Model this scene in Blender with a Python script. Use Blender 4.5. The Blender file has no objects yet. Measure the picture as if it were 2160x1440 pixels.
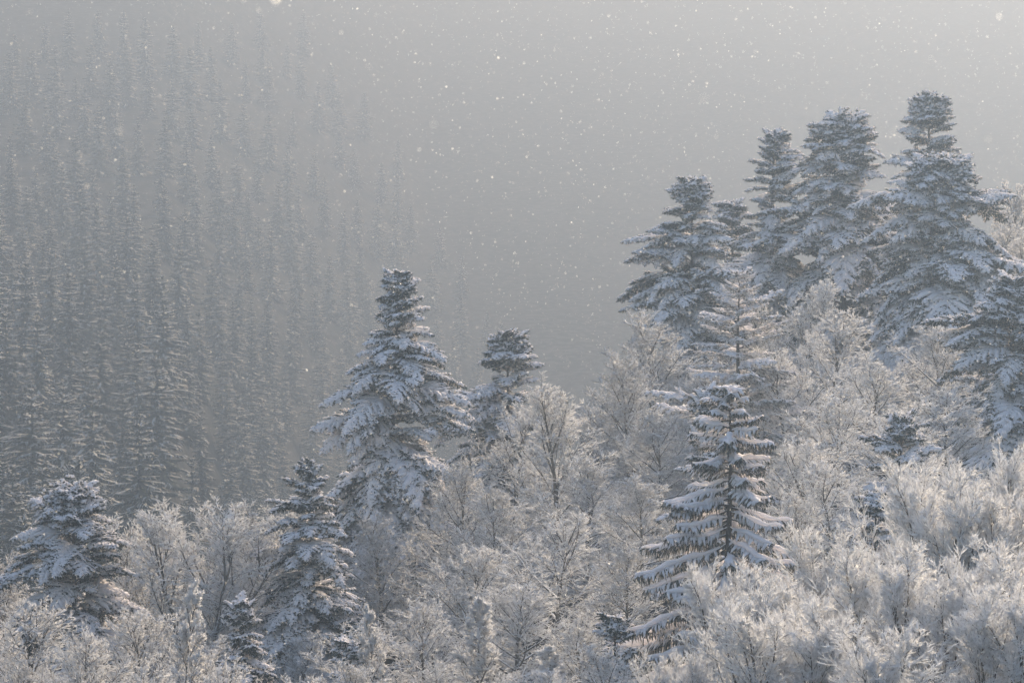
import bpy, math, random
import numpy as np
from mathutils import Matrix, Vector

# ------------------------------------------------------------------ camera, sky, sun, exposure
scene = bpy.context.scene
COL = scene.collection
PITCH = -0.06
K = 0.18 / 2160.0                      # tangent of one photo pixel
cam_data = bpy.data.cameras.new('camera')
cam_data.lens = 200.0
cam_data.sensor_width = 36.0
cam_data.clip_start = 0.5
cam_data.clip_end = 12000
cam_data.dof.use_dof = True
cam_data.dof.focus_distance = 380.0
cam_data.dof.aperture_fstop = 5.6
cam = bpy.data.objects.new('camera', cam_data)
COL.objects.link(cam)
cam.rotation_euler = (math.pi / 2 + PITCH, 0, 0)
scene.camera = cam

SUN_EL, SUN_AZ = math.radians(22.0), math.radians(18.5)     # azimuth measured from the view towards +X
world = bpy.data.worlds.new('World')
scene.world = world
world.use_nodes = True
wn = world.node_tree
bg = wn.nodes['Background']
sky = wn.nodes.new('ShaderNodeTexSky')
sky.sky_type = 'NISHITA'
sky.sun_disc = False
sky.sun_elevation = SUN_EL
sky.sun_rotation = SUN_AZ
sky.altitude = 900
sky.dust_density = 5.0
sky.ozone_density = 0.0
wn.links.new(sky.outputs[0], bg.inputs[0])
bg.inputs[1].default_value = 0.15

sl = bpy.data.lights.new('sun', 'SUN')
sl.energy = 5.0
sl.angle = math.radians(0.5)
sl.color = (1.0, 0.845, 0.62)
sun = bpy.data.objects.new('sun', sl)
COL.objects.link(sun)
sdir = Vector((math.sin(SUN_AZ) * math.cos(SUN_EL), math.cos(SUN_AZ) * math.cos(SUN_EL), math.sin(SUN_EL)))
sun.rotation_euler = sdir.to_track_quat('Z', 'Y').to_euler()
sun.location = sdir * 400

scene.view_settings.view_transform = 'Standard'
scene.view_settings.look = 'None'
scene.view_settings.exposure = 1.08
scene.view_settings.gamma = 1.0
scene.view_settings.use_curve_mapping = False
scene.render.engine = 'CYCLES'
cy = scene.cycles
cy.max_bounces = 9
cy.diffuse_bounces = 6
cy.glossy_bounces = 1
cy.transmission_bounces = 6
cy.volume_bounces = 1
cy.transparent_max_bounces = 4
cy.caustics_reflective = False
cy.caustics_refractive = False
cy.use_denoising = True

# ------------------------------------------------------------------ helpers
def at(u, v, D):
    """world point seen at photo pixel (u, v) at forward depth D"""
    a, b = (u - 1080) * K, (720 - v) * K
    c, s = math.cos(PITCH), math.sin(PITCH)
    return Vector((a * D, D * (c - b * s), D * (s + b * c)))

def tubes(P, R, sides, flat=1.0, off=0.0, phase=0.0):
    """N polylines of K points swept to tubes; off lifts each ring by off * radius"""
    P = np.asarray(P, float); R = np.asarray(R, float)
    N, Kp = R.shape
    T = np.gradient(P, axis=1)
    T /= np.linalg.norm(T, axis=2, keepdims=True) + 1e-9
    M = T.mean(axis=1)
    ref = np.where((np.abs(M[:, 2]) > 0.9)[:, None], np.array([1.0, 0, 0]), np.array([0, 0, 1.0]))[:, None, :]
    S = np.cross(T, np.broadcast_to(ref, T.shape))
    S /= np.linalg.norm(S, axis=2, keepdims=True) + 1e-9
    U = np.cross(S, T)
    a = phase + 2 * np.pi * np.arange(sides) / sides
    ca, sa = np.cos(a), np.sin(a)
    r = R[:, :, None, None]
    V = P[:, :, None, :] + r * (ca[:, None] * S[:, :, None, :] + (sa[:, None] * flat + off) * U[:, :, None, :])
    n = np.arange(N)[:, None, None] * Kp * sides
    k = np.arange(Kp - 1)[None, :, None] * sides
    j = np.arange(sides)[None, None, :]
    j2 = (j + 1) % sides
    q = np.stack([n + k + j, n + k + j2, n + k + sides + j2, n + k + sides + j], axis=-1)
    return V.reshape(-1, 3), q.reshape(-1, 4)

class MB:
    def __init__(self):
        self.v, self.f, self.m, self.n = [], [], [], 0
    def add(self, vq, mat=0):
        v, q = vq
        if len(v) == 0: return
        self.v.append(v); self.f.append(q + self.n); self.m.append(np.full(len(q), mat, np.int32)); self.n += len(v)
    def arrays(self):
        return np.concatenate(self.v), np.concatenate(self.f), np.concatenate(self.m)
    def mesh(self, name, mats, smooth=True):
        v, f, m = self.arrays()
        return raw_mesh(name, v, f, m, mats, smooth)

def raw_mesh(name, v, f, m, mats, smooth=True):
    me = bpy.data.meshes.new(name)
    me.vertices.add(len(v)); me.vertices.foreach_set('co', v.astype(np.float32).ravel())
    me.loops.add(f.size); me.loops.foreach_set('vertex_index', f.astype(np.int32).ravel())
    me.polygons.add(len(f)); me.polygons.foreach_set('loop_start', np.arange(0, f.size, f.shape[1], dtype=np.int32))
    me.polygons.foreach_set('material_index', m)
    if smooth: me.polygons.foreach_set('use_smooth', np.ones(len(f), bool))
    for x in mats: me.materials.append(x)
    me.update(calc_edges=True)
    return me

def ob(name, data, parent=None):
    o = bpy.data.objects.new(name, data)
    COL.objects.link(o)
    if parent is not None: o.parent = parent
    return o

def tag(o, label, cat, group=None):
    o['label'] = label; o['category'] = cat
    if group: o['group'] = group
    return o

def grow(rng, base, d, L, Kp, bend=(0, 0, 0), wob=0.1):
    """N curved polylines: base (N,3), unit d (N,3), length L (N,)"""
    t = np.linspace(0, 1, Kp)[None, :, None]
    b = np.asarray(bend, float)
    w = rng.normal(0, wob, (len(L), 1, 3)) * np.sin(t * 2.6 + rng.uniform(0, 1, (len(L), 1, 1)))
    w = w - w[:, :1]
    return base[:, None, :] + L[:, None, None] * (d[:, None, :] * t + b * t ** 2 + w * t * 0.8)

def sample(P, t):
    """points and tangents of polylines P (N,K,3) at t (N,M)"""
    Kp = P.shape[1]
    x = np.clip(t, 0, 0.999) * (Kp - 1)
    i = x.astype(int); f = (x - i)[..., None]
    n = np.arange(len(P))[:, None]
    a, b = P[n, i], P[n, i + 1]
    T = b - a
    return a * (1 - f) + b * f, T / (np.linalg.norm(T, axis=-1, keepdims=True) + 1e-9)

def unit(v):
    return v / (np.linalg.norm(v, axis=-1, keepdims=True) + 1e-9)

# ------------------------------------------------------------------ materials
def mat(name):
    m = bpy.data.materials.new(name); m.use_nodes = True
    m.node_tree.nodes.clear()
    nt = m.node_tree
    out = nt.nodes.new('ShaderNodeOutputMaterial')
    return m, nt, out

def snow_mat(name, colr=(0.95, 0.925, 0.94), trans=0.3, nscale=3.0):
    m, nt, out = mat(name)
    d = nt.nodes.new('ShaderNodeBsdfDiffuse'); t = nt.nodes.new('ShaderNodeBsdfTranslucent')
    mx = nt.nodes.new('ShaderNodeMixShader'); mx.inputs[0].default_value = trans
    n = nt.nodes.new('ShaderNodeTexNoise'); n.inputs['Scale'].default_value = nscale; n.inputs['Detail'].default_value = 4
    tc = nt.nodes.new('ShaderNodeTexCoord'); nt.links.new(tc.outputs['Object'], n.inputs['Vector'])
    r = nt.nodes.new('ShaderNodeMix'); r.data_type = 'RGBA'
    r.inputs['A'].default_value = tuple(c * 0.93 for c in colr) + (1,); r.inputs['B'].default_value = colr + (1,)
    nt.links.new(n.outputs['Fac'], r.inputs['Factor'])
    for b in (d, t): nt.links.new(r.outputs['Result'], b.inputs['Color'])
    bp = nt.nodes.new('ShaderNodeBump'); bp.inputs['Strength'].default_value = 0.5; bp.inputs['Distance'].default_value = 0.05
    n2 = nt.nodes.new('ShaderNodeTexNoise'); n2.inputs['Scale'].default_value = nscale * 6
    nt.links.new(tc.outputs['Object'], n2.inputs['Vector'])
    nt.links.new(n2.outputs['Fac'], bp.inputs['Height'])
    nt.links.new(bp.outputs[0], d.inputs['Normal'])
    nt.links.new(d.outputs[0], mx.inputs[1]); nt.links.new(t.outputs[0], mx.inputs[2])
    nt.links.new(mx.outputs[0], out.inputs[0])
    return m

def mixed_mat(name, ca, cb, scale, lo, hi, up=None, snow=(0.90, 0.91, 0.93), trans=0.0):
    """noise mix of two colours; up=(lo,hi) lays snow on faces that point upwards"""
    m, nt, out = mat(name)
    L = nt.links
    tc = nt.nodes.new('ShaderNodeTexCoord')
    n = nt.nodes.new('ShaderNodeTexNoise'); n.inputs['Scale'].default_value = scale; n.inputs['Detail'].default_value = 5
    L.new(tc.outputs['Object'], n.inputs['Vector'])
    rp = nt.nodes.new('ShaderNodeMapRange'); rp.inputs[1].default_value = lo; rp.inputs[2].default_value = hi
    L.new(n.outputs['Fac'], rp.inputs[0])
    r = nt.nodes.new('ShaderNodeMix'); r.data_type = 'RGBA'
    r.inputs['A'].default_value = ca + (1,); r.inputs['B'].default_value = cb + (1,)
    L.new(rp.outputs[0], r.inputs['Factor'])
    res = r.outputs['Result']
    if up:
        g = nt.nodes.new('ShaderNodeNewGeometry'); sx = nt.nodes.new('ShaderNodeSeparateXYZ')
        L.new(g.outputs['Normal'], sx.inputs[0])
        ad = nt.nodes.new('ShaderNodeMath'); ad.operation = 'ADD'
        n3 = nt.nodes.new('ShaderNodeMath'); n3.operation = 'MULTIPLY_ADD'
        n3.inputs[1].default_value = 0.9; n3.inputs[2].default_value = -0.45
        L.new(n.outputs['Fac'], n3.inputs[0])
        L.new(sx.outputs['Z'], ad.inputs[0]); L.new(n3.outputs[0], ad.inputs[1])
        mr = nt.nodes.new('ShaderNodeMapRange'); mr.inputs[1].default_value = up[0]; mr.inputs[2].default_value = up[1]
        L.new(ad.outputs[0], mr.inputs[0])
        r2 = nt.nodes.new('ShaderNodeMix'); r2.data_type = 'RGBA'; r2.inputs['B'].default_value = snow + (1,)
        L.new(res, r2.inputs['A']); L.new(mr.outputs[0], r2.inputs['Factor'])
        res = r2.outputs['Result']
    d = nt.nodes.new('ShaderNodeBsdfDiffuse'); L.new(res, d.inputs['Color'])
    if trans:
        t = nt.nodes.new('ShaderNodeBsdfTranslucent'); L.new(res, t.inputs['Color'])
        mx = nt.nodes.new('ShaderNodeMixShader'); mx.inputs[0].default_value = trans
        L.new(d.outputs[0], mx.inputs[1]); L.new(t.outputs[0], mx.inputs[2]); L.new(mx.outputs[0], out.inputs[0])
    else:
        L.new(d.outputs[0], out.inputs[0])
    return m

M_SNOW = snow_mat('bough_snow')
M_NEEDLE = mixed_mat('frosted_needles', (0.026, 0.040, 0.034), (0.24, 0.27, 0.27), 9.0, 0.45, 0.72, up=(0.75, 1.15))
M_PALE = mixed_mat('thickly_frosted_needles', (0.12, 0.13, 0.12), (0.62, 0.64, 0.66), 6.0, 0.35, 0.6, up=(0.3, 0.8), trans=0.2)
M_HANG = mixed_mat('hanging_twigs', (0.12, 0.11, 0.085), (0.50, 0.47, 0.42), 5.0, 0.3, 0.6, trans=0.5)
M_BARK = mixed_mat('fir_bark', (0.05, 0.045, 0.04), (0.11, 0.10, 0.09), 6.0, 0.3, 0.7, up=(0.35, 0.7))
M_BEECH = mixed_mat('beech_bark', (0.07, 0.062, 0.055), (0.15, 0.14, 0.125), 4.0, 0.3, 0.7, up=(0.25, 0.6))
M_RIME = mixed_mat('rime_twigs', (0.42, 0.39, 0.36), (0.88, 0.88, 0.89), 2.5, 0.2, 0.5, up=(0.0, 0.6), trans=0.4)
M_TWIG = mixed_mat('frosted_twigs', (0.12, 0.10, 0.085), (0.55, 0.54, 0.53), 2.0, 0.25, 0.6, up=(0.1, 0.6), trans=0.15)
M_RIME2 = mixed_mat('thick_rime', (0.56, 0.535, 0.52), (0.91, 0.91, 0.92), 3.0, 0.25, 0.52, up=(0.0, 0.5), trans=0.34)
M_FARDARK = mixed_mat('far_needles', (0.018, 0.028, 0.024), (0.06, 0.075, 0.07), 2.0, 0.4, 0.7)
M_FARFROST = mixed_mat('far_frost', (0.75, 0.77, 0.79), (0.94, 0.95, 0.96), 1.2, 0.3, 0.6, trans=0.5)
M_GROUND = mixed_mat('shade_toned_floor_snow', (0.020, 0.024, 0.022), (0.07, 0.075, 0.08), 0.25, 0.42, 0.62)  # snowy floor coloured near black: the shade between trees is painted in

# ------------------------------------------------------------------ terrain
def smooth(x, a, b):
    t = np.clip((x - a) / (b - a), 0, 1)
    return t * t * (3 - 2 * t)

FAR_D, FAR_V = [400, 780, 1350, 2450, 3450], [1570, 1150, 560, 110, -280]

def far_off(u):
    return 2.2 * np.clip(np.asarray(u, float) - 340, 0, 550)

def ground_z(x, y):
    x = np.asarray(x, float); y = np.asarray(y, float)
    a = -2 - 0.12 * y + 0.05 * x * smooth(y, 20, 200)
    p = -33.5 + 0.28 * np.clip(x, -90, 140)
    near = a + (p - a) * smooth(y, 190, 300)
    near = near - np.maximum(0, y - 545 - 0.6 * np.clip(x, -60, 60)) * 0.55
    # wooded mountainside across the valley, curving away to the right
    yy = np.maximum(y, 300)
    u = np.clip(1080 + x / (K * yy), -400, 2300)
    v = np.interp(yy - far_off(u), FAR_D, FAR_V)
    v = np.clip(v, -170, 1420)
    far = yy * (-0.03 + (720 - v) * K) - 24
    far = np.where(v >= 1419, -118, far)
    far = np.maximum(far, -118)
    h = np.maximum(near, far)
    return h - 0.03 * np.maximum(y, 0) + 0.8 * np.sin(x * 0.07 + y * 0.03) * smooth(y, 60, 200)

gx = np.concatenate([np.linspace(-1500, -260, 16), np.linspace(-240, 240, 97), np.linspace(260, 1500, 16)])
gy = np.concatenate([np.linspace(-300, 20, 9), np.linspace(30, 2400, 238), np.linspace(2430, 4300, 40)])
GX, GY = np.meshgrid(gx, gy)
GZ = ground_z(GX, np.maximum(GY, 0)) + np.where(GY < 0, 0.05 * -GY, 0)
gv = np.stack([GX, GY, GZ], -1).reshape(-1, 3)
nx = len(gx)
ii = np.arange(len(gy) - 1)[:, None] * nx + np.arange(nx - 1)[None, :]
gf = np.stack([ii, ii + 1, ii + nx + 1, ii + nx], -1).reshape(-1, 4)
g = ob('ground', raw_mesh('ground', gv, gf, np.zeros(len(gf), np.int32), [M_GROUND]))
g['kind'] = 'structure'; g['label'] = 'snow covered wooded mountain slopes toned dark for the shade under the trees'

# ------------------------------------------------------------------ haze
hz_m, hz_nt, hz_out = mat('haze_air')
pv = hz_nt.nodes.new('ShaderNodeVolumePrincipled')
pv.inputs['Color'].default_value = (0.0848, 0.1198, 0.184, 1)
pv.inputs['Absorption Color'].default_value = (0.109, 0.0256, 0.0, 1)
pv.inputs['Density'].default_value = 0.00062
pv.inputs['Anisotropy'].default_value = 0.82
hz_nt.links.new(pv.outputs[0], hz_out.inputs['Volume'])
hb = np.array([[x, y, z] for x in (-1505, 1505) for y in (-305, 4305) for z in (float(GZ.min()) - 1, max(float(GZ.max()) + 2, 18))], float)
hf = np.array([[0, 1, 3, 2], [4, 6, 7, 5], [0, 4, 5, 1], [2, 3, 7, 6], [0, 2, 6, 4], [1, 5, 7, 3]])
hz = ob('haze', raw_mesh('haze', hb, hf, np.zeros(6, np.int32), [hz_m], False))
hz['kind'] = 'stuff'; hz['label'] = 'pale snowy haze filling the valley'

# ------------------------------------------------------------------ fir boughs
def finger_set(mb, rng, base, d, L, r, snow_p=0.75, snow_r=1.5, dark=0, snow=1):
    """needle fingers with snow pillows on top"""
    P = grow(rng, base, d, L, 3, (0, 0, -0.06), 0.05)
    R = r[:, None] * np.array([0.8, 1.0, 0.25])[None]
    mb.add(tubes(P, R, 4, phase=0.4), dark)
    k = rng.random(len(L)) < snow_p
    if k.any():
        Q = grow(rng, base[k], d[k], L[k] * rng.uniform(0.75, 1.02, k.sum()), 4, (0, 0, -0.06), 0.03)
        RR = r[k][:, None] * snow_r * rng.uniform(0.7, 1.25, (k.sum(), 4)) * np.array([0.45, 1.0, 1.05, 0.12])[None]
        mb.add(tubes(Q, RR, 5, flat=0.62, off=0.55), snow)

def fir_bough(L, seed, droop=0.12, tip=0.1, thin=False, snow_p=0.75):
    rng = np.random.default_rng(seed)
    mb = MB()
    t = np.linspace(0, 1, 9)
    yw = np.cumsum(rng.normal(0, 0.012 * L, 9)); yw -= yw[0]
    A = np.stack([L * t * (1 - 0.05 * t), yw, L * (0.16 * t - droop * 1.5 * t ** 2.2 + tip * t ** 4)], -1)[None]
    mb.add(tubes(A, 0.018 * L ** 0.6 * (1.35 - t)[None], 6), 2)
    # branchlets
    n = max(3, int(L / (0.30 if thin else 0.21)))
    tt = np.tile((np.arange(n) + 0.5) / n * 0.86 + 0.12, 2) + rng.normal(0, 0.015, 2 * n)
    sd = np.repeat([1, -1], n)
    p, T = sample(A, tt[None]); p, T = p[0], T[0]
    S = unit(np.cross(np.array([0, 0, 1.0]), T)) * sd[:, None]
    ang = np.radians(58 - 22 * tt + rng.normal(0, 7, 2 * n))[:, None]
    d = unit(T * np.cos(ang) + S * np.sin(ang) + np.array([0, 0, 1.0]) * rng.normal(-0.06, 0.12, (2 * n, 1)))
    bl = (0.40 * L * (1 - tt) ** 0.75 * (0.55 + 0.45 * np.minimum(1, tt / 0.3)) + 0.16) * rng.uniform(0.65, 1.15, 2 * n)
    if thin: bl *= 0.8
    # terminal shoot
    pe, Te = sample(A, np.array([[0.97]]))
    p = np.concatenate([p, pe[0]]); d = np.concatenate([d, Te[0]]); bl = np.append(bl, 0.35)
    B = grow(rng, p, d, bl, 5, (0, 0, -0.10), 0.06)
    s = np.array([1, .9, .8, .6, .25])[None]
    mb.add(tubes(B, np.full((len(bl), 1), 0.035) * s, 4), 0)
    k = rng.random(len(bl)) < snow_p + 0.05
    kr = rng.uniform(0.6, 1.3, (k.sum(), 5)) * np.array([0.6, 1, 1.1, 0.9, 0.25])[None] * (0.075 + 0.045 * np.minimum(bl[k], 1.6))[:, None]
    mb.add(tubes(B[k], kr, 6, flat=0.5, off=0.5), 1)
    # fingers
    fb, fd, fl = [], [], []
    m = 8
    ts = np.tile((np.arange(m) + 0.6) / m, (len(bl), 1)) + rng.normal(0, 0.03, (len(bl), m))
    q, TT = sample(B, ts)
    keep = rng.random((len(bl), m)) < np.minimum(1, bl / 0.17 / m)[:, None] * (0.55 if thin else 1)
    for sgn in (1, -1):
        S2 = unit(np.cross(np.array([0, 0, 1.0]), TT)) * sgn
        a2 = np.radians(rng.uniform(35, 62, ts.shape))[..., None]
        dd = unit(TT * np.cos(a2) + S2 * np.sin(a2) + np.array([0, 0, 1.0]) * rng.normal(0, 0.15, ts.shape)[..., None])
        fb.append(q[keep]); fd.append(dd[keep]); fl.append(rng.uniform(0.15, 0.34, keep.sum()))
    fb, fd, fl = map(np.concatenate, (fb, fd, fl))
    finger_set(mb, rng, fb, fd, fl, rng.uniform(0.036, 0.055, len(fl)), snow_p)
    # tip finger of every branchlet, and hanging dark fingers below
    finger_set(mb, rng, B[:, -2], unit(B[:, -1] - B[:, -2]), rng.uniform(0.15, 0.25, len(bl)), np.full(len(bl), 0.05), snow_p)
    h = rng.random(len(fl)) < 0.55
    hd = unit(fd[h] * 0.7 + np.array([0, 0, -0.8]) + rng.normal(0, 0.2, (h.sum(), 3)))
    P = grow(rng, fb[h], hd, rng.uniform(0.12, 0.32, h.sum()), 3, (0, 0, -0.1), 0.05)
    mb.add(tubes(P, rng.uniform(0.025, 0.045, (h.sum(), 1)) * np.array([1, .9, .2])[None], 4), 0)
    npf = int(L * (8 if thin else 26))
    ip = rng.integers(0, len(bl), npf)
    c, cT = sample(B[ip], rng.uniform(0.35, 0.98, (npf, 1)))
    pd = unit(cT[:, 0] * .7 + rng.normal(0, .65, (npf, 3)) + np.array([0, 0, .15]))
    finger_set(mb, rng, c[:, 0], pd, rng.uniform(.12, .28, npf), rng.uniform(.035, .055, npf), snow_p)
    # settled pads of snow bridging neighbouring branchlets
    if not thin:
        npad = max(3, int(L * 7))
        ip = rng.integers(0, len(bl), npad)
        c, cT = sample(B[ip], rng.uniform(0.25, 0.85, (npad, 1))); c, cT = c[:, 0], cT[:, 0]
        pl = rng.uniform(0.22, 0.6, npad)
        c = c - cT * pl[:, None] / 2 + np.array([0, 0, 0.02])
        P = grow(rng, c, cT, pl, 5, (0, 0, -0.08), 0.12)
        mb.add(tubes(P, rng.uniform(0.09, 0.20, (npad, 1)) * np.array([.25, .8, 1, .85, .2])[None] * rng.uniform(.8, 1.2, (npad, 5)), 7, flat=0.45, off=0.3), 1)
    return mb.mesh('fir_bough', [M_PALE if thin else M_NEEDLE, M_SNOW, M_BARK])

def spruce_bough(L, seed, sweep=0.25):
    rng = np.random.default_rng(seed)
    mb = MB()
    t = np.linspace(0, 1, 12)
    yw = np.cumsum(rng.normal(0, 0.010 * L, 12)); yw -= yw[0]
    A = np.stack([L * t, yw, L * sweep * (-1.1 * t + 0.95 * t ** 3) + 0.02 * L * np.sin(t * 9 + seed)], -1)[None]
    mb.add(tubes(A, (0.05 * (1.3 - t))[None], 6), 2)
    prof = np.interp(t, [0, .2, .5, .85, 1], [.25, .7, 1, .9, .3])
    mb.add(tubes(A[:, 1:], (rng.uniform(0.7, 1.25, 12) * prof * (0.125 + 0.026 * L))[None][:, 1:], 8, flat=0.62, off=0.75), 1)
    n = int(L / 0.16)
    tt = np.tile((np.arange(n) + .5) / n * 0.85 + 0.13, 2) + rng.normal(0, .01, 2 * n)
    sd = np.repeat([1, -1], n)
    p, T = sample(A, tt[None]); p, T = p[0], T[0]
    S = unit(np.cross(np.array([0, 0, 1.0]), T)) * sd[:, None]
    a = np.radians(rng.uniform(38, 68, 2 * n))[:, None]
    d = unit(T * np.cos(a) + S * np.sin(a) + np.array([0, 0, -0.22]))
    bl = rng.uniform(0.22, 0.62, 2 * n) * (0.5 + 0.25 * min(L, 3)) * np.interp(tt, [0, .3, .8, 1], [.5, 1, .9, .5])
    B = grow(rng, p, d, bl, 5, (0, 0, -0.35), 0.06)
    mb.add(tubes(B, rng.uniform(.03, .045, (2 * n, 1)) * np.array([1, 1, .9, .7, .2])[None], 4), 0)
    k = rng.random(2 * n) < 0.85
    mb.add(tubes(B[k], rng.uniform(.055, .1, (k.sum(), 1)) * rng.uniform(.7, 1.25, (k.sum(), 5)) * np.array([1, 1.05, 1, .8, .2])[None], 6, flat=.55, off=.6), 1)
    # hanging comb of needle twigs
    for src, m, lo, hi in ((A, int(L * 8), .2, .55), (B, 2, .1, .3)):
        ts = rng.uniform(0.12, 1.0, (len(src), m))
        q, TT = sample(src, ts)
        q = q.reshape(-1, 3); TT = TT.reshape(-1, 3)
        q = q + rng.normal(0, 0.05, q.shape)
        d = unit(TT * 0.3 + np.array([0, 0, -1.0]) + rng.normal(0, .16, q.shape))
        l = rng.uniform(lo, hi, len(q)) * (0.6 + 0.12 * L)
        P = grow(rng, q, d, l, 4, (0, 0, -.1), .06)
        R = rng.uniform(.016, .04, (len(q), 1)) * np.array([1, 1, .8, .15])[None]
        z = rng.random(len(q)) < 0.4
        mb.add(tubes(P[z], R[z], 4), 0)
        mb.add(tubes(P[~z], R[~z] * .75, 4), 3)
    return mb.mesh('spruce_bough', [M_NEEDLE, M_SNOW, M_BARK, M_HANG])

FIR = {}
for i, (L, n, dr, tp) in enumerate([(0.7, 3, 0.06, 0.02), (1.3, 3, 0.14, 0.02), (2.2, 4, 0.26, 0.06), (3.3, 4, 0.33, 0.08), (4.6, 4, 0.37, 0.08)]):
    FIR[L] = [fir_bough(L, 100 + i * 10 + j, dr, tp, snow_p=(0.9, 0.8, 0.7, 0.95)[j]) for j in range(n)]
THIN = {L: [fir_bough(L, 300 + int(L * 10) + j, 0.05, 0.02, True, 1.0) for j in range(3)] for L in (0.8, 1.8, 3.0, 4.2)}
SPR = {L: [spruce_bough(L, 400 + int(L * 10) + j, sw) for j in range(nn)] for L, nn, sw in ((0.6, 3, .0), (1.4, 4, .05), (2.4, 4, .10), (3.6, 4, .14), (4.8, 3, .16))}

def pick(lib, L, rnd):
    k = min(lib, key=lambda q: abs(math.log(q / L)))
    return rnd.choice(lib[k]), L / k

def conifer(name, u, v, D, radius, label, group=None, kind='fir', top='nest', dome=1.0, n=130, lean=0.0, seed=0, low=0.03,
            prof=None, pitch=None, height=None):
    rnd = random.Random(seed * 77 + 5)
    tip = at(u, v, D)
    gz = float(ground_z(tip.x, tip.y)) - 0.3
    H = height or tip.z - gz
    root = ob(name, None)
    root.location = (tip.x - lean * H, tip.y, tip.z - H)
    tag(root, label, 'tree', group)
    K8 = 12
    tz = np.linspace(0, 1, K8)
    def ax(f):        # f from 0 base to 1 top
        return Vector((lean * H * f ** 1.5 + 0.12 * math.sin(f * 7 + seed), 0.12 * math.sin(f * 5 + seed * 2), H * f))
    r0 = 0.012 * H + 0.05
    P = np.array([list(ax(f)) for f in tz * (0.985 if top == 'nest' else 0.995)])[None]
    mb = MB(); mb.add(tubes(P, (r0 * (1 - tz) ** 0.8 + 0.02)[None], 10), 0)
    ob('trunk', mb.mesh('trunk', [M_BARK]), root)
    lib = {'fir': FIR, 'thin': THIN, 'spruce': SPR}[kind]
    prof = prof or ([0, .04, .12, .3, .6, .85, 1], [.1, .22, .36, .66, 1, 1, .85])
    pitch = pitch or ([0, .05, .15, .4, .7, 1], [32, 30, 22, 2, -14, -28])
    bulge = [rnd.uniform(0, 6.28) for _ in range(6)]
    az = rnd.uniform(0, 6.28)
    cnt = 0
    for i in range(n):
        f = (i + rnd.random()) / n
        f = f ** 1.25                       # denser towards the top
        dep = (dome * .5 / H if top == 'nest' else 0) + f * (1 - low - .04)   # depth below the tip as a fraction of H
        az += 2.399 + rnd.uniform(-.5, .5)
        if kind == 'fir' and f > .1 and math.sin(2 * az + 9 * f + bulge[3]) * math.sin(23 * f + bulge[4]) > .45 and rnd.random() < .7: continue
        b = 1 + 0.20 * math.sin(az + bulge[0] + 5 * f) + 0.17 * math.sin(2 * az + 11 * f + bulge[1]) + 0.15 * math.sin(17 * f + bulge[2])
        L = radius * np.interp(f, *prof) * (b * rnd.uniform(0.62, 1.12) if kind == 'fir' else (1 + .5 * (b - 1)) * rnd.uniform(.78, 1.1))
        L = max(L, 0.35)
        if top == 'nest' and f < .16: L = max(L, dome * rnd.uniform(.8, 1.1) * (1 + 2.8 * f))
        if rnd.random() < 0.03: L *= 1.2
        pt = math.radians(np.interp(f, *pitch) + rnd.uniform(-21, 21) * (1 if kind == 'fir' else .5))
        me, s = pick(lib, L, rnd)
        o = ob('bough', me, root)
        M = Matrix.Translation(ax(1 - dep)) @ Matrix.Rotation(az, 4, 'Z') @ Matrix.Rotation(-pt, 4, 'Y') @ Matrix.Rotation(rnd.uniform(-.45, .45), 4, 'X') @ Matrix.Diagonal((s, s * rnd.choice((-1, 1)) * rnd.uniform(.9, 1.15), s * rnd.uniform(.95, 1.1), 1))
        o.matrix_local = M
        cnt += 1
    if top == 'nest':                       # flattened crown top of an old silver fir
        nd = int(16 + 10 * dome)
        for i in range(nd):
            az += 2.399
            q = (i + .5) / nd
            me, s = pick(lib, dome * rnd.uniform(.75, 1.05) * (.55 + .42 * q), rnd)
            o = ob('bough', me, root)
            o.matrix_local = Matrix.Translation(ax(1 - (0.25 + dome * (0.35 + 0.75 * q)) / H)) @ Matrix.Rotation(az, 4, 'Z') @ Matrix.Rotation(-math.radians(56 - 56 * q + rnd.uniform(-9, 9)), 4, 'Y') @ Matrix.Scale(s, 4)
        rg = np.random.default_rng(seed + 900)
        m = int(95 * dome ** 1.7) + 24      # rounded snow caps on the crown top
        ph = rg.uniform(0, 6.28, m); el = np.arccos(rg.uniform(.02, 1, m) ** .8)
        rr = dome * rg.uniform(.6, 1.08, m) * (1 + .14 * np.sin(3 * ph + seed) + .1 * np.sin(5 * ph + 4 * el))
        c = np.stack([rr * np.sin(el) * np.cos(ph), rr * np.sin(el) * np.sin(ph), rr * .95 * np.cos(el) + rg.normal(0, .12, m)], -1) * np.array([1.05, .95, 1]) + np.array(ax(1 - (.1 + .95 * dome) / H))
        dr = unit(np.stack([np.cos(ph), np.sin(ph), rg.uniform(-.1, .5, m)], -1))
        l = rg.uniform(.18, .42, m)
        Q = grow(rg, c - dr * l[:, None] * .6, dr, l, 5, (0, 0, -.1), .1)
        cb = MB(); cb.add(tubes(Q, rg.uniform(.10, .19, (m, 1)) * np.array([.3, .9, 1.05, .9, .2])[None] * rg.uniform(.8, 1.2, (m, 5)), 7, flat=.7), 0)
        cb.add(tubes(Q - np.array([0, 0, .13]), rg.uniform(.07, .12, (m, 1)) * np.array([.8, 1, 1, .9, .3])[None], 5), 1)
        fd = unit(np.repeat(dr, 3, 0) + rg.normal(0, .5, (3 * m, 3)))
        finger_set(cb, rg, np.repeat(c, 3, 0) - .1 * np.repeat(dr, 3, 0), fd, rg.uniform(.2, .4, 3 * m), rg.uniform(.035, .055, 3 * m), .92, dark=1, snow=0)
        ob('snow_cap', cb.mesh('snow_cap', [M_SNOW, M_NEEDLE]), root)
    else:
        me, s = pick(lib, 0.6, rnd)
        o = ob('leader', me, root)
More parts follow.
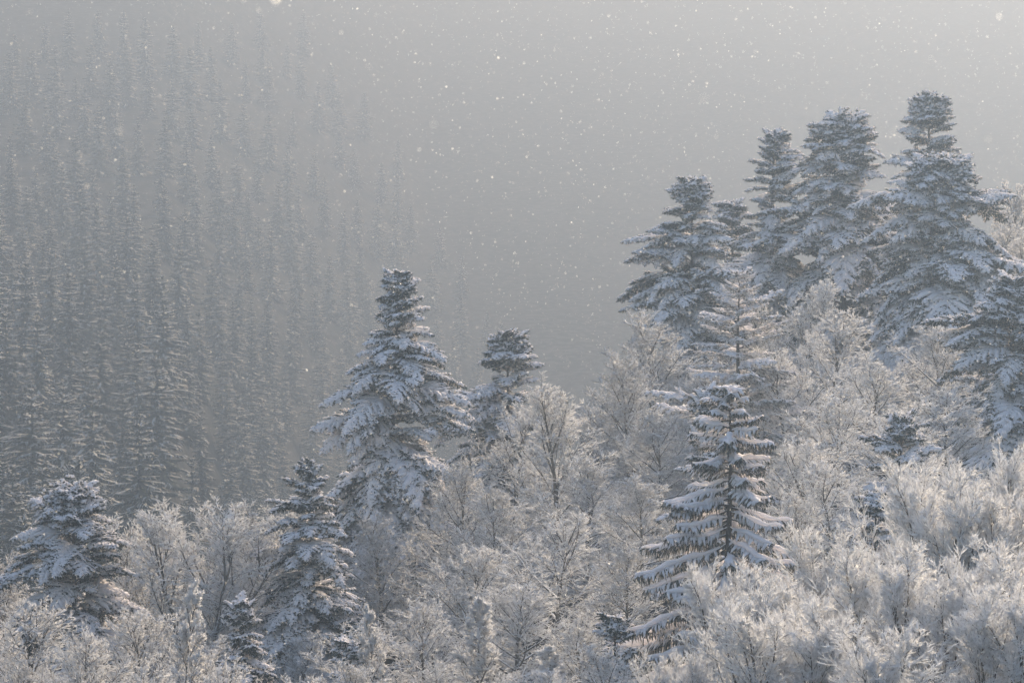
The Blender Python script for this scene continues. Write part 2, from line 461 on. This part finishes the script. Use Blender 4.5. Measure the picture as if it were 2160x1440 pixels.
        o.matrix_local = Matrix.Translation(ax(1) - Vector((0, 0, .45))) @ Matrix.Rotation(-math.radians(86), 4, 'Y') @ Matrix.Scale(s, 4)
    return root

OLD = 'old silver firs standing above the beeches'
wide_top = ([0, .05, .12, .25, .42, .7, 1], [.24, .38, .56, .78, .94, 1, .95])
neck = ([0, .03, .07, .1, .2, .32, .5, .8, 1], [.2, .22, .2, .4, .55, .84, 1, .95, .8])
conifer('silver_fir', 838, 575, 420, 5.8, 'tall lone snowy silver fir against the misty valley, with a tuft at its narrow top', OLD, n=230, dome=1.1, seed=1, lean=0.02, prof=neck, low=.12)
conifer('silver_fir', 1068, 700, 445, 5.4, 'flat topped silver fir just right of the tallest lone fir, half behind a frosted beech', OLD, n=140, dome=1.6, seed=2, prof=wide_top)
conifer('silver_fir', 152, 1018, 395, 6.2, 'broad silver fir with a round snow capped top at the far left above the beeches', OLD, n=170, dome=2.0, seed=3, prof=wide_top, low=.1)
conifer('silver_fir', 655, 985, 388, 4.9, 'bushy silver fir with a forked pointed top directly left of the tall lone fir', OLD, n=170, seed=4, top='spire')
conifer('silver_fir', 1463, 378, 480, 6.2, 'snowy silver fir with a domed top at the left edge of the ridge group', OLD, n=230, dome=1.6, seed=5, prof=wide_top)
conifer('silver_fir', 1632, 285, 505, 6.6, 'slender pointed silver fir between the two domed firs of the ridge group', OLD, n=200, seed=6, top='spire')
conifer('silver_fir', 1782, 238, 500, 8.0, 'wide domed silver fir in the middle of the ridge group', OLD, n=260, dome=2.1, seed=7, prof=wide_top)
conifer('silver_fir', 1957, 196, 530, 5.6, 'highest silver fir of all, its small domed top against the bright mist', OLD, n=190, dome=1.9, seed=8, prof=wide_top)
conifer('silver_fir', 1985, 325, 482, 8.2, 'huge dense silver fir in front of the highest one, with long bare reaching boughs', OLD, n=280, dome=2.7, seed=9, prof=wide_top)
conifer('silver_fir', 1545, 425, 530, 5.2, 'dark silver fir mostly hidden behind the left domed ridge fir', OLD, n=110, seed=10, prof=wide_top)
conifer('silver_fir', 2140, 590, 410, 6.6, 'silver fir with long drooping snowy boughs cut off by the right edge', OLD, n=180, dome=1.4, seed=11, prof=wide_top)
conifer('bare_fir', 1560, 585, 425, 5.6, 'thin half bare conifer with straight horizontal snowy branches behind the front spruce', kind='thin', n=95, seed=12, top='spire', pitch=([0, .1, .3, 1], [40, 14, 2, -8]), prof=([0, .06, .15, .35, .6, 1], [.14, .3, .5, .8, 1, 1]))
conifer('silver_fir', 1900, 885, 352, 3.6, 'young silver fir rising from beeches right of the front spruce', n=80, dome=0.9, seed=13, prof=wide_top)
conifer('silver_fir', 1843, 1042, 302, 2.3, 'small snow loaded fir half hidden behind the thick rime of foreground beeches', n=60, dome=0.8, seed=14, prof=wide_top)
conifer('silver_fir', 1490, 822, 322, 2.7, 'snowy young fir close behind the top of the front spruce', n=80, dome=0.7, seed=15)
conifer('silver_fir', 507, 1268, 362, 3.0, 'young snow clumped fir in front of the bushy fir near the bottom edge', n=80, dome=0.9, seed=16)
conifer('silver_fir', 742, 1352, 350, 1.9, 'little round topped fir at the bottom edge beside a slim beech', n=45, dome=0.9, seed=17, prof=wide_top)
conifer('silver_fir', 1302, 1298, 300, 1.5, 'small snowy fir low on the left of the front spruce', n=40, dome=0.7, seed=18)
conifer('silver_fir', 2085, 640, 440, 3.4, 'silver fir tucked between the huge dense fir and the right edge fir', n=60, seed=20)
conifer('norway_spruce', 1537, 826, 300, 7.4, 'nearest spruce with thick white ridges of snow and hanging needle twigs', kind='spruce', n=130, seed=21, top='spire',
        prof=([0, .04, .12, .3, .55, .8, 1], [.08, .16, .30, .46, .66, .90, 1.0]), pitch=([0, .08, .25, .5, 1], [30, 8, -3, -12, -20]))

# ------------------------------------------------------------------ beeches
def beech_mesh(seed, H=14.0, W=10.0, style='round', nl=20, nb=10, nc=6, nt=4, rime=M_RIME, tw=1.0, tl=1.0):
    rng = np.random.default_rng(seed)
    trunk, crown = MB(), MB()
    nst = 5 if style == 'vase' else 1
    ts = np.linspace(0, 1, 9)
    if nst == 1:
        d0 = np.array([[rng.normal(0, .04), rng.normal(0, .04), 1]]); L0 = np.array([H * (0.93 if style == 'young' else 0.8)])
        base = np.zeros((1, 3))
    else:
        a = rng.uniform(0, 1) + np.arange(nst) * 2 * np.pi / nst
        d0 = unit(np.stack([np.cos(a) * rng.uniform(.25, .55, nst), np.sin(a) * rng.uniform(.25, .55, nst), np.ones(nst)], -1)); L0 = np.full(nst, H * 0.78)
        base = np.stack([np.cos(a) * .25, np.sin(a) * .25, np.full(nst, H * .12)], -1)
        trunk.add(tubes(np.array([[[0, 0, -.5], [0, 0, H * .08], [0, 0, H * .15]]]), np.array([[.36, .32, .26]]), 10))
    T0 = grow(rng, base, unit(d0), L0, 9, (0, 0, 0), 0.06)
    r0 = (0.26 if style != 'young' else 0.13) * (1 if nst == 1 else .5) * H / 14
    trunk.add(tubes(T0, r0 * (1.05 - ts)[None].repeat(nst, 0), 9))
    # limbs
    n1 = nl * (1 if nst == 1 else 1) // (1 if nst == 1 else 2)
    lo = {'round': .22, 'vase': .15, 'young': .12, 'tall': .3}[style]
    t1 = lo + (1.0 - lo) * ((np.arange(n1)[None] + rng.random((nst, n1))) / n1)
    p, T = sample(T0, t1); p, T = p.reshape(-1, 3), T.reshape(-1, 3); t1 = t1.ravel()
    az = np.arange(len(t1)) * 2.399 + rng.uniform(-.5, .5, len(t1))
    el = np.radians(np.interp(t1, [0, .5, 1], {'round': [6, 28, 66], 'vase': [40, 52, 72], 'young': [30, 42, 70], 'tall': [35, 50, 72]}[style]) + rng.normal(0, 7, len(t1)))
    d1 = np.stack([np.cos(az) * np.cos(el), np.sin(az) * np.cos(el), np.sin(el)], -1)
    L1 = W * .5 * np.interp(t1, [0, .3, .7, 1], {'round': [.95, 1.05, .8, .38], 'vase': [.5, .7, .7, .4], 'young': [1, 1, .6, .25], 'tall': [.8, .95, .75, .4]}[style]) * rng.uniform(.75, 1.15, len(t1))
    B1 = grow(rng, p, unit(d1), L1, 7, (0, 0, .10), .10)
    s7 = np.linspace(1, .15, 7)
    trunk.add(tubes(B1, (0.028 + 0.015 * L1)[:, None] * s7[None], 6))
    def children(B, Lp, m, amin, amax, lmin, lmax, upb, lo=.18):
        t = lo + (1 - lo) * (np.arange(m)[None] + rng.random((len(B), m))) / m
        p, T = sample(B, t)
        rnd = rng.normal(0, 1, T.shape)
        # flattened sprays: side direction mostly horizontal
        S = unit(np.cross(T, np.array([0, 0, 1.0])) * rng.choice([-1, 1], t.shape)[..., None] * 1.0 + rnd * .35)
        S = unit(S - T * (S * T).sum(-1, keepdims=True))
        a = np.radians(rng.uniform(amin, amax, t.shape))[..., None]
        d = unit(T * np.cos(a) + S * np.sin(a) + np.array([0, 0, upb]))
        L = (Lp[:, None] * rng.uniform(lmin, lmax, t.shape) * (1.12 - .6 * t))
        return p.reshape(-1, 3), d.reshape(-1, 3), L.ravel()
    p, d, L2 = children(B1, L1, nb, 28, 64, .34, .68, .02)
    B2 = grow(rng, p, d, L2, 5, (0, 0, .08), .10)
    crown.add(tubes(B2, (0.012 * tw + 0.006 * L2)[:, None] * np.array([1.2, 1, .8, .6, .3])[None], 5), 1)
    p, d, L3 = children(B2, L2, nc, 25, 62, .35, .70, .0)
    B3 = grow(rng, p, d, L3, 4, (0, 0, .06), .08)
    crown.add(tubes(B3, rng.uniform(.016, .028, (len(L3), 1)) * tw * np.array([1.2, 1, .8, .35])[None], 4), 2)
    p, d, L4 = children(B3, L3, nt, 22, 55, .38, .8, .04)
    L4 = np.maximum(L4 * 1.25 * tl, .22 * tl)
    B4 = grow(rng, p, d, L4, 3, (0, 0, .04), .07)
    crown.add(tubes(B4, rng.uniform(.014, .026, (len(L4), 1)) * tw * np.array([1.1, 1, .3])[None], 3), 0)
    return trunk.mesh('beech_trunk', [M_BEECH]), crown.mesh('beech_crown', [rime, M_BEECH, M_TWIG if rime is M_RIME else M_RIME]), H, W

BE = {
    'round': [beech_mesh(11, style='round'), beech_mesh(12, style='round', nl=18, nb=11), beech_mesh(13, style='round', nl=22, nb=10)],
    'tall': [beech_mesh(21, H=17, W=10, style='tall', nl=22), beech_mesh(22, H=17, W=9, style='tall')],
    'dense': [beech_mesh(61, H=20, W=12, style='round', nl=34, nb=12, nc=6, nt=4, rime=M_TWIG, tw=1.15), beech_mesh(62, H=20, W=12, style='round', nl=30, nb=13, nc=6, nt=4, rime=M_TWIG, tw=1.15)],  # fuller crowns with grey twig tips: their shade is put into the colour
    'vase': [beech_mesh(31, H=13, W=11, style='vase', nl=18)],
    'young': [beech_mesh(41, H=8, W=4.5, style='young', nl=22, nb=9, nc=7, nt=5), beech_mesh(42, H=8, W=5, style='young', nl=24, nb=8, nc=7, nt=5)],
    'fore': [beech_mesh(51, H=11, W=11, style='round', nl=24, nb=11, nc=7, nt=5, rime=M_RIME2, tw=.95, tl=1.4), beech_mesh(52, H=11, W=10.5, style='vase', nl=24, nb=11, nc=7, nt=5, rime=M_RIME2, tw=.95, tl=1.4)],
}
def beech(style, u, v, wpx, D, label=None, group=None, seed=0, sc=None):
    rnd = random.Random(int(u * 13 + v * 7 + D))
    tr, cr, H, W = rnd.choice(BE[style])
    tip = at(u, v, D)
    gz = float(ground_z(tip.x, tip.y)) - .2
    sxy = wpx * K * D / W
    need = tip.z - gz
    sz = min(max(need / H, sxy * .75), sxy * 1.9)
    r = ob('frosted_beech', None)
    r.location = (tip.x, tip.y, gz if sz * H >= need else tip.z - sz * H)
    if sz * H > need: r.location.z = tip.z - sz * H
    r.rotation_euler = (rnd.uniform(-.04, .04), rnd.uniform(-.04, .04), rnd.uniform(0, 6.28))
    r.scale = (sxy, sxy, sz)
    tag(r, label or 'frosted beech among many alike', 'tree', group)
    ob('trunk', tr, r); ob('crown', cr, r)
    return r

GB = 'frosted beeches on the near slope'
BL = [
 ('round', 285, 1072, 260, 412, 'rounded frosted beech right behind the broad far left fir'),
 ('vase', 425, 1098, 430, 388, 'wide frosted beech whose dark stems fan out from one low fork between two firs'),
 ('round', 560, 1052, 230, 425, 'sunlit frosted beech whose crown touches the left side of the bushy fir'),
 ('round', 372, 1108, 170, 432, 'small pale beech crown between the rounded beech and the fan shaped beech'),
 ('round', 480, 1090, 240, 436, 'pale beech behind the fan shaped beech'),
 ('round', 60, 1235, 360, 345, 'rimed beech filling the bottom left corner under the broad fir'),
 ('round', 150, 1310, 300, 325, 'low rimed beech at the bottom edge in front of the broad fir'),
 ('round', 295, 1225, 280, 352, 'frosted beech in front of the fan shaped beech, lower left'),
 ('young', 375, 1290, 170, 335, 'slim young beech at the bottom edge left of the young clumped fir'),
 ('round', 445, 1330, 220, 340, 'frosted beech at the bottom edge under the fork of the fan shaped beech'),
 ('young', 800, 1318, 120, 344, 'slim pale beech standing right beside the little round topped fir'),
 ('round', 905, 1252, 240, 352, 'frosted beech left of the single stemmed slim beech at bottom centre'),
 ('young', 1005, 1268, 190, 332, 'slim beech with one straight dark stem at the bottom centre'),
 ('round', 1178, 1062, 330, 362, 'full round frosted beech in the clearing centre left of the front spruce'),
 ('tall', 1158, 762, 330, 408, 'tall beech with dark forked limbs in front of the flat topped fir'),
 ('round', 1075, 825, 260, 432, 'beech crown at the foot of the flat topped fir'),
 ('round', 1262, 858, 260, 440, 'beech crown low against the misty gap between both fir groups'),
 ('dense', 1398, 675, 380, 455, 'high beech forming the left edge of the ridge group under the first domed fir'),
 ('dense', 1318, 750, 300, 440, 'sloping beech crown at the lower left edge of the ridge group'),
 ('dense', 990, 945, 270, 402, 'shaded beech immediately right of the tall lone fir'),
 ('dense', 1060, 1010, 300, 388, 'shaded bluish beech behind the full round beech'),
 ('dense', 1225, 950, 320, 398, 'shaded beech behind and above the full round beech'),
 ('round', 965, 1105, 260, 376, 'grey frosted beech right of the trunk of the tall lone fir'),
 ('round', 1100, 1195, 290, 350, 'frosted beech below the full round beech'),
 ('round', 1235, 1290, 200, 318, 'bright frosted beech left of the lowest boughs of the front spruce'),
 ('young', 1165, 1370, 200, 300, 'short rimed beech at the bottom edge left of the tiny fir'),
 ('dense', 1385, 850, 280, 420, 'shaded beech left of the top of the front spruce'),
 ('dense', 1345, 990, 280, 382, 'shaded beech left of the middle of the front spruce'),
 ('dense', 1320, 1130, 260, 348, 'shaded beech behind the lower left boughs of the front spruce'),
 ('tall', 1700, 556, 250, 456, 'warm lit beech at the foot of the middle domed ridge fir'),
 ('tall', 1612, 590, 200, 452, 'warm lit beech right behind the thin half bare conifer'),
 ('round', 1752, 632, 320, 440, 'warm lit wide beech below the middle domed ridge fir'),
 ('round', 1672, 715, 300, 425, 'beech right of the stem of the thin half bare conifer'),
 ('tall', 1960, 615, 300, 445, 'bluish shaded beech with upswept branches in front of the huge dense fir'),
 ('round', 1840, 745, 300, 412, 'beech left of the foot of the huge dense fir'),
 ('round', 1780, 820, 320, 382, 'pale beech above the right boughs of the front spruce'),
 ('round', 1690, 880, 280, 366, 'pale beech touching the upper right boughs of the front spruce'),
 ('round', 1985, 800, 300, 392, 'pale beech between the young fir and the right edge fir'),
 ('round', 1880, 835, 360, 376, 'pale spreading beech right behind the young fir'),
 ('round', 1760, 960, 320, 342, 'greyish beech left of the young fir'),
 ('round', 1680, 1020, 260, 330, 'shaded beech right of the middle of the front spruce'),
 ('round', 2010, 960, 280, 345, 'beech right of the young fir below the drooping boughs'),
 ('tall', 2145, 312, 190, 545, 'bare branched beech against the bright mist at the right edge'),
 ('tall', 2100, 440, 200, 520, 'lit beech between the huge dense fir and the right edge, high up'),
 ('tall', 2160, 470, 220, 500, 'warm lit beech at the right edge above the drooping fir'),
 ('round', 2090, 1005, 280, 330, 'beech under the drooping boughs near the right edge'),
 ('fore', 1905, 1008, 330, 232, 'thickly rimed near beech with the tallest upright shoots in front of the small fir'),
 ('fore', 2135, 985, 380, 226, 'thickly rimed near beech at the right edge'),
 ('fore', 2035, 1085, 380, 218, 'thickly rimed near beech between the upright shoots and the right edge'),
 ('fore', 1735, 1150, 380, 226, 'thickly rimed near beech right of the foot of the front spruce'),
 ('fore', 1590, 1270, 360, 216, 'thickly rimed near beech overlapping the foot of the front spruce'),
 ('fore', 1830, 1190, 420, 204, 'rimed foreground beech with a dark stem below the upright shoots'),
 ('fore', 2000, 1225, 420, 196, 'rimed foreground beech filling the lower right'),
 ('fore', 1690, 1330, 400, 190, 'low rimed foreground beech at the bottom edge, left part of the rime mass'),
 ('fore', 2130, 1300, 380, 186, 'rimed foreground beech in the bottom right corner'),
 ('fore', 1880, 1350, 420, 182, 'rimed foreground beech at the bottom edge, middle of the rime mass'),
 ('round', 1290, 1345, 240, 285, 'frosted beech covering the ground just left of the front spruce foot'),
 ('fore', 1400, 1400, 220, 235, 'low rimed beech at the bottom edge left of the front spruce foot'),
 ('fore', 1480, 1392, 230, 208, 'low rimed beech at the bottom edge under the front spruce'),
]
for st, u, v, w, D, lab in BL:
    beech(st, u, v, w, D, lab, GB)
rf = random.Random(9)
for u, v, D in [(x, 1190 - 0.16 * x + rf.uniform(-30, 30), 420) for x in range(20, 1000, 130)] + \
               [(x, 1120 - 0.2 * (x - 1000) + rf.uniform(-40, 40), 430) for x in range(1000, 1500, 120)] + \
               [(x, 760 + rf.uniform(-40, 40), 460) for x in range(1500, 2200, 120)] + \
               [(x, 1330 + rf.uniform(-30, 30), 370) for x in range(20, 1500, 150)] + \
               [(x, 1395 + rf.uniform(-20, 20), 300) for x in range(40, 1500, 140)]:
    beech('dense' if rf.random() < .5 else 'round', u, v, 280, D + rf.uniform(-12, 12), 'frosted beech glimpsed behind nearer crowns, one of many alike', 'beeches filling the gaps behind nearer crowns')  # about half take the greyer crowns, colour standing in for shadowy depth

# ------------------------------------------------------------------ far spruces
def far_spruce(seed, H=24.0, W=7.0, wh=30, m=9, arrays=False, fr=.6):
    rng = np.random.default_rng(seed)
    tr, cr = MB(), MB()
    t = np.linspace(0, 1, 5)
    tr.add(tubes(np.array([[[0, 0, H * q] for q in t]]), (.3 * (1 - t) + .03)[None], 6))
    fw = ((np.arange(wh) + rng.uniform(0, .7, wh)) / wh) ** .9 * .93
    per = 6
    f = np.repeat(fw, per) + rng.normal(0, .003, wh * per); f = np.clip(f, 0.0, 1)
    n = len(f)
    az = np.tile(np.arange(per) * 2 * np.pi / per, wh) + np.repeat(rng.uniform(0, 6, wh), per) + rng.normal(0, .2, n)
    L = W / 2 * (0.04 + .98 * f ** .72) * rng.uniform(.62, 1.15, n) * (1 + .2 * np.sin(az * 2 + f * 9 + seed)) * np.repeat(rng.uniform(.8, 1.15, wh), per)
    pt = np.radians(np.interp(f, [0, .1, .4, 1], [45, 10, -18, -28]) + rng.normal(0, 6, n))
    d = np.stack([np.cos(az) * np.cos(pt), np.sin(az) * np.cos(pt), np.sin(pt)], -1)
    base = np.stack([np.zeros(n), np.zeros(n), H * (1 - f)], -1)
    B = grow(rng, base, d, L, 5, (0, 0, .12), .04)
    wd = (.08 + .09 * L)[:, None]
    cr.add(tubes(B - np.array([0, 0, .15]), wd * np.array([1.5, 1.4, 1.1, .7, .15])[None], 5, flat=.55), 0)
    k = rng.random(n) < fr * (1.2 - 1.1 * f)
    cr.add(tubes(B[k], wd[k] * .45 * rng.uniform(.5, 1.3, (k.sum(), 5)) * np.array([.2, .8, 1.2, 1.1, .2])[None], 5, flat=.4, off=.5), 1)
    ts = .2 + .8 * (np.arange(m)[None] + rng.random((n, m))) / m
    p, T = sample(B, ts)
    S = unit(np.cross(T, np.array([0, 0, 1.0]))) * rng.choice([-1, 1], ts.shape)[..., None]
    a = np.radians(rng.uniform(25, 60, ts.shape))[..., None]
    dd = unit(T * np.cos(a) + S * np.sin(a) + np.array([0, 0, -.22]))
    LL = (L[:, None] * .36 * (1.1 - .7 * ts) * rng.uniform(.6, 1.2, ts.shape) + .15).ravel()
    Q = grow(rng, p.reshape(-1, 3), dd.reshape(-1, 3), LL, 3, (0, 0, -.2), .06)
    cr.add(tubes(Q, rng.uniform(.06, .12, (n * m, 1)) * np.array([1, 1, .2])[None], 3), 0)
    k = rng.random(n * m) < fr * (.3 + ts.ravel()) * np.repeat(1.25 - 1.1 * f, m)
    cr.add(tubes(Q[k], rng.uniform(.05, .11, (k.sum(), 1)) * 1.05 * np.array([.6, 1, .2])[None], 3, flat=.6, off=.9), 1)
    if arrays: return cr.arrays()
    return tr.mesh('spruce_trunk', [M_FARDARK]), cr.mesh('spruce_crown', [M_FARDARK, M_FARFROST]), H, W

FS = [far_spruce(61, W=10.5, fr=.8), far_spruce(62, W=11.5, fr=1.2), far_spruce(63, W=9.5, fr=1.0), far_spruce(64, H=22, W=11.5, fr=1.2), far_spruce(65, W=10.5, fr=.6), far_spruce(66, W=10, fr=1.1)]
rf = random.Random(4)
spots = []
for _ in range(14000):
    u, v = rf.uniform(-110, 1340), rf.uniform(20, 1260)
    hidden = (u > 940 and v > 1000) or (u > 640 and v > 1150) or (u > 1290 and v > 500)
    D = float(np.interp(v, FAR_V[::-1], FAR_D[::-1])) + float(far_off(u))
    k = max(.66, (1000 / D) ** .8)
    if hidden or D > 3300 or (u - 270 - .5 * v) / 460 > rf.random() or any(((u - b) / (68 * k)) ** 2 + ((v - c) / (84 * k)) ** 2 < 1 for _, b, c in spots): continue
    spots.append((D, u, v))
spots.sort()
bulk = MB()
low = [far_spruce(71 + i, W=10, wh=18, m=4, arrays=True) for i in range(3)]
for i, (D, u, v) in enumerate(spots):
    tp = at(u, v, D)
    tr, cr, H, W = rf.choice(FS)
    gz = float(ground_z(tp.x, tp.y)) - .4
    h = tp.z - gz
    s = min(max(h, 18), 32) / H * rf.uniform(.78, 1.2) * (1.1 if D < 1300 else 1)
    w = s * rf.uniform(.92, 1.35)
    rz = rf.uniform(0, 6.28)
    if i < 296:
        r = ob('far_spruce', None)
        r.location = (tp.x, tp.y, gz)
        r.rotation_euler = (rf.uniform(-.02, .02), rf.uniform(-.02, .02), rz); r.scale = (w, w, s)
        if D < 1150:
            tag(r, 'slender frosted spruce among the lowest and clearest rows of the misty far slope', 'tree', 'spruces in the lowest rows of the far slope')
        elif D < 1700:
            tag(r, 'slender frosted spruce in the hazy middle rows of the misty far slope', 'tree', 'spruces in the middle rows of the far slope')
        else:
            tag(r, 'pale spruce nearly lost in mist on the upper part of the far slope', 'tree', 'spruces on the upper far slope')
        ob('trunk', tr, r); ob('crown', cr, r)
    else:
        V, F, Mi = rf.choice(low)
        c, sn = math.cos(rz), math.sin(rz)
        V = V @ np.array([[c, sn, 0], [-sn, c, 0], [0, 0, 1]]) * np.array([w, w, s]) + np.array([tp.x, tp.y, gz])
        bulk.v.append(V); bulk.f.append(F + bulk.n); bulk.m.append(Mi); bulk.n += len(V)
if bulk.n:
    w_ = ob('distant_forest', bulk.mesh('distant_forest', [M_FARDARK, M_FARFROST]))
    w_['kind'] = 'stuff'; w_['label'] = 'distant wooded mountainside dissolving into the mist'

# ------------------------------------------------------------------ falling snow
fm, fnt, fout = mat('snowflake')
gl = fnt.nodes.new('ShaderNodeBsdfGlossy'); gl.inputs['Roughness'].default_value = .4; gl.inputs['Color'].default_value = (1, 1, 1, 1)
tl = fnt.nodes.new('ShaderNodeBsdfTranslucent'); tl.inputs['Color'].default_value = (.95, .95, .95, 1)
fx = fnt.nodes.new('ShaderNodeMixShader'); fx.inputs[0].default_value = .85
fnt.links.new(gl.outputs[0], fx.inputs[1]); fnt.links.new(tl.outputs[0], fx.inputs[2]); fnt.links.new(fx.outputs[0], fout.inputs[0])
rng = np.random.default_rng(8)
n = 38000
D = np.exp(rng.uniform(np.log(60), np.log(420), n))
D[:120] = rng.uniform(17, 45, 120)
uu = rng.uniform(-200, 2360, n); vv = rng.uniform(-150, 1590, n)
c = np.stack([(uu - 1080) * K * D, D * (math.cos(PITCH) - (720 - vv) * K * math.sin(PITCH)), D * (math.sin(PITCH) + (720 - vv) * K * math.cos(PITCH))], -1)
ok = c[:, 2] > ground_z(c[:, 0], c[:, 1]) + .3
c = c[ok]; D = D[ok]; n = len(c)
sz = .0014 + .0040 * rng.random(n) ** 3 + (rng.random(n) < .02) * .003 + (np.arange(n) < 120) * .0008
sz *= np.interp(D, [25, 120, 360], [1, 1.6, 2.6])
def flake(c, sz):
    a = unit(rng.normal(0, 1, (len(c), 3))); b = unit(np.cross(a, rng.normal(0, 1, (len(c), 3))))
    V = np.stack([c + sz[:, None] * a, c + sz[:, None] * b, c - sz[:, None] * a, c - sz[:, None] * b], 1).reshape(-1, 3)
    return V, np.arange(len(V)).reshape(-1, 4)
mb = MB(); mb.add(flake(c, sz)); mb.add(flake(c, sz))
fl = ob('falling_snow', mb.mesh('falling_snow', [fm], False))
fl['kind'] = 'stuff'; fl['label'] = 'fine bright snowflakes drifting through the air'
print('objects', len(bpy.data.objects), 'tris', sum(len(m.polygons) * 2 for m in bpy.data.meshes))
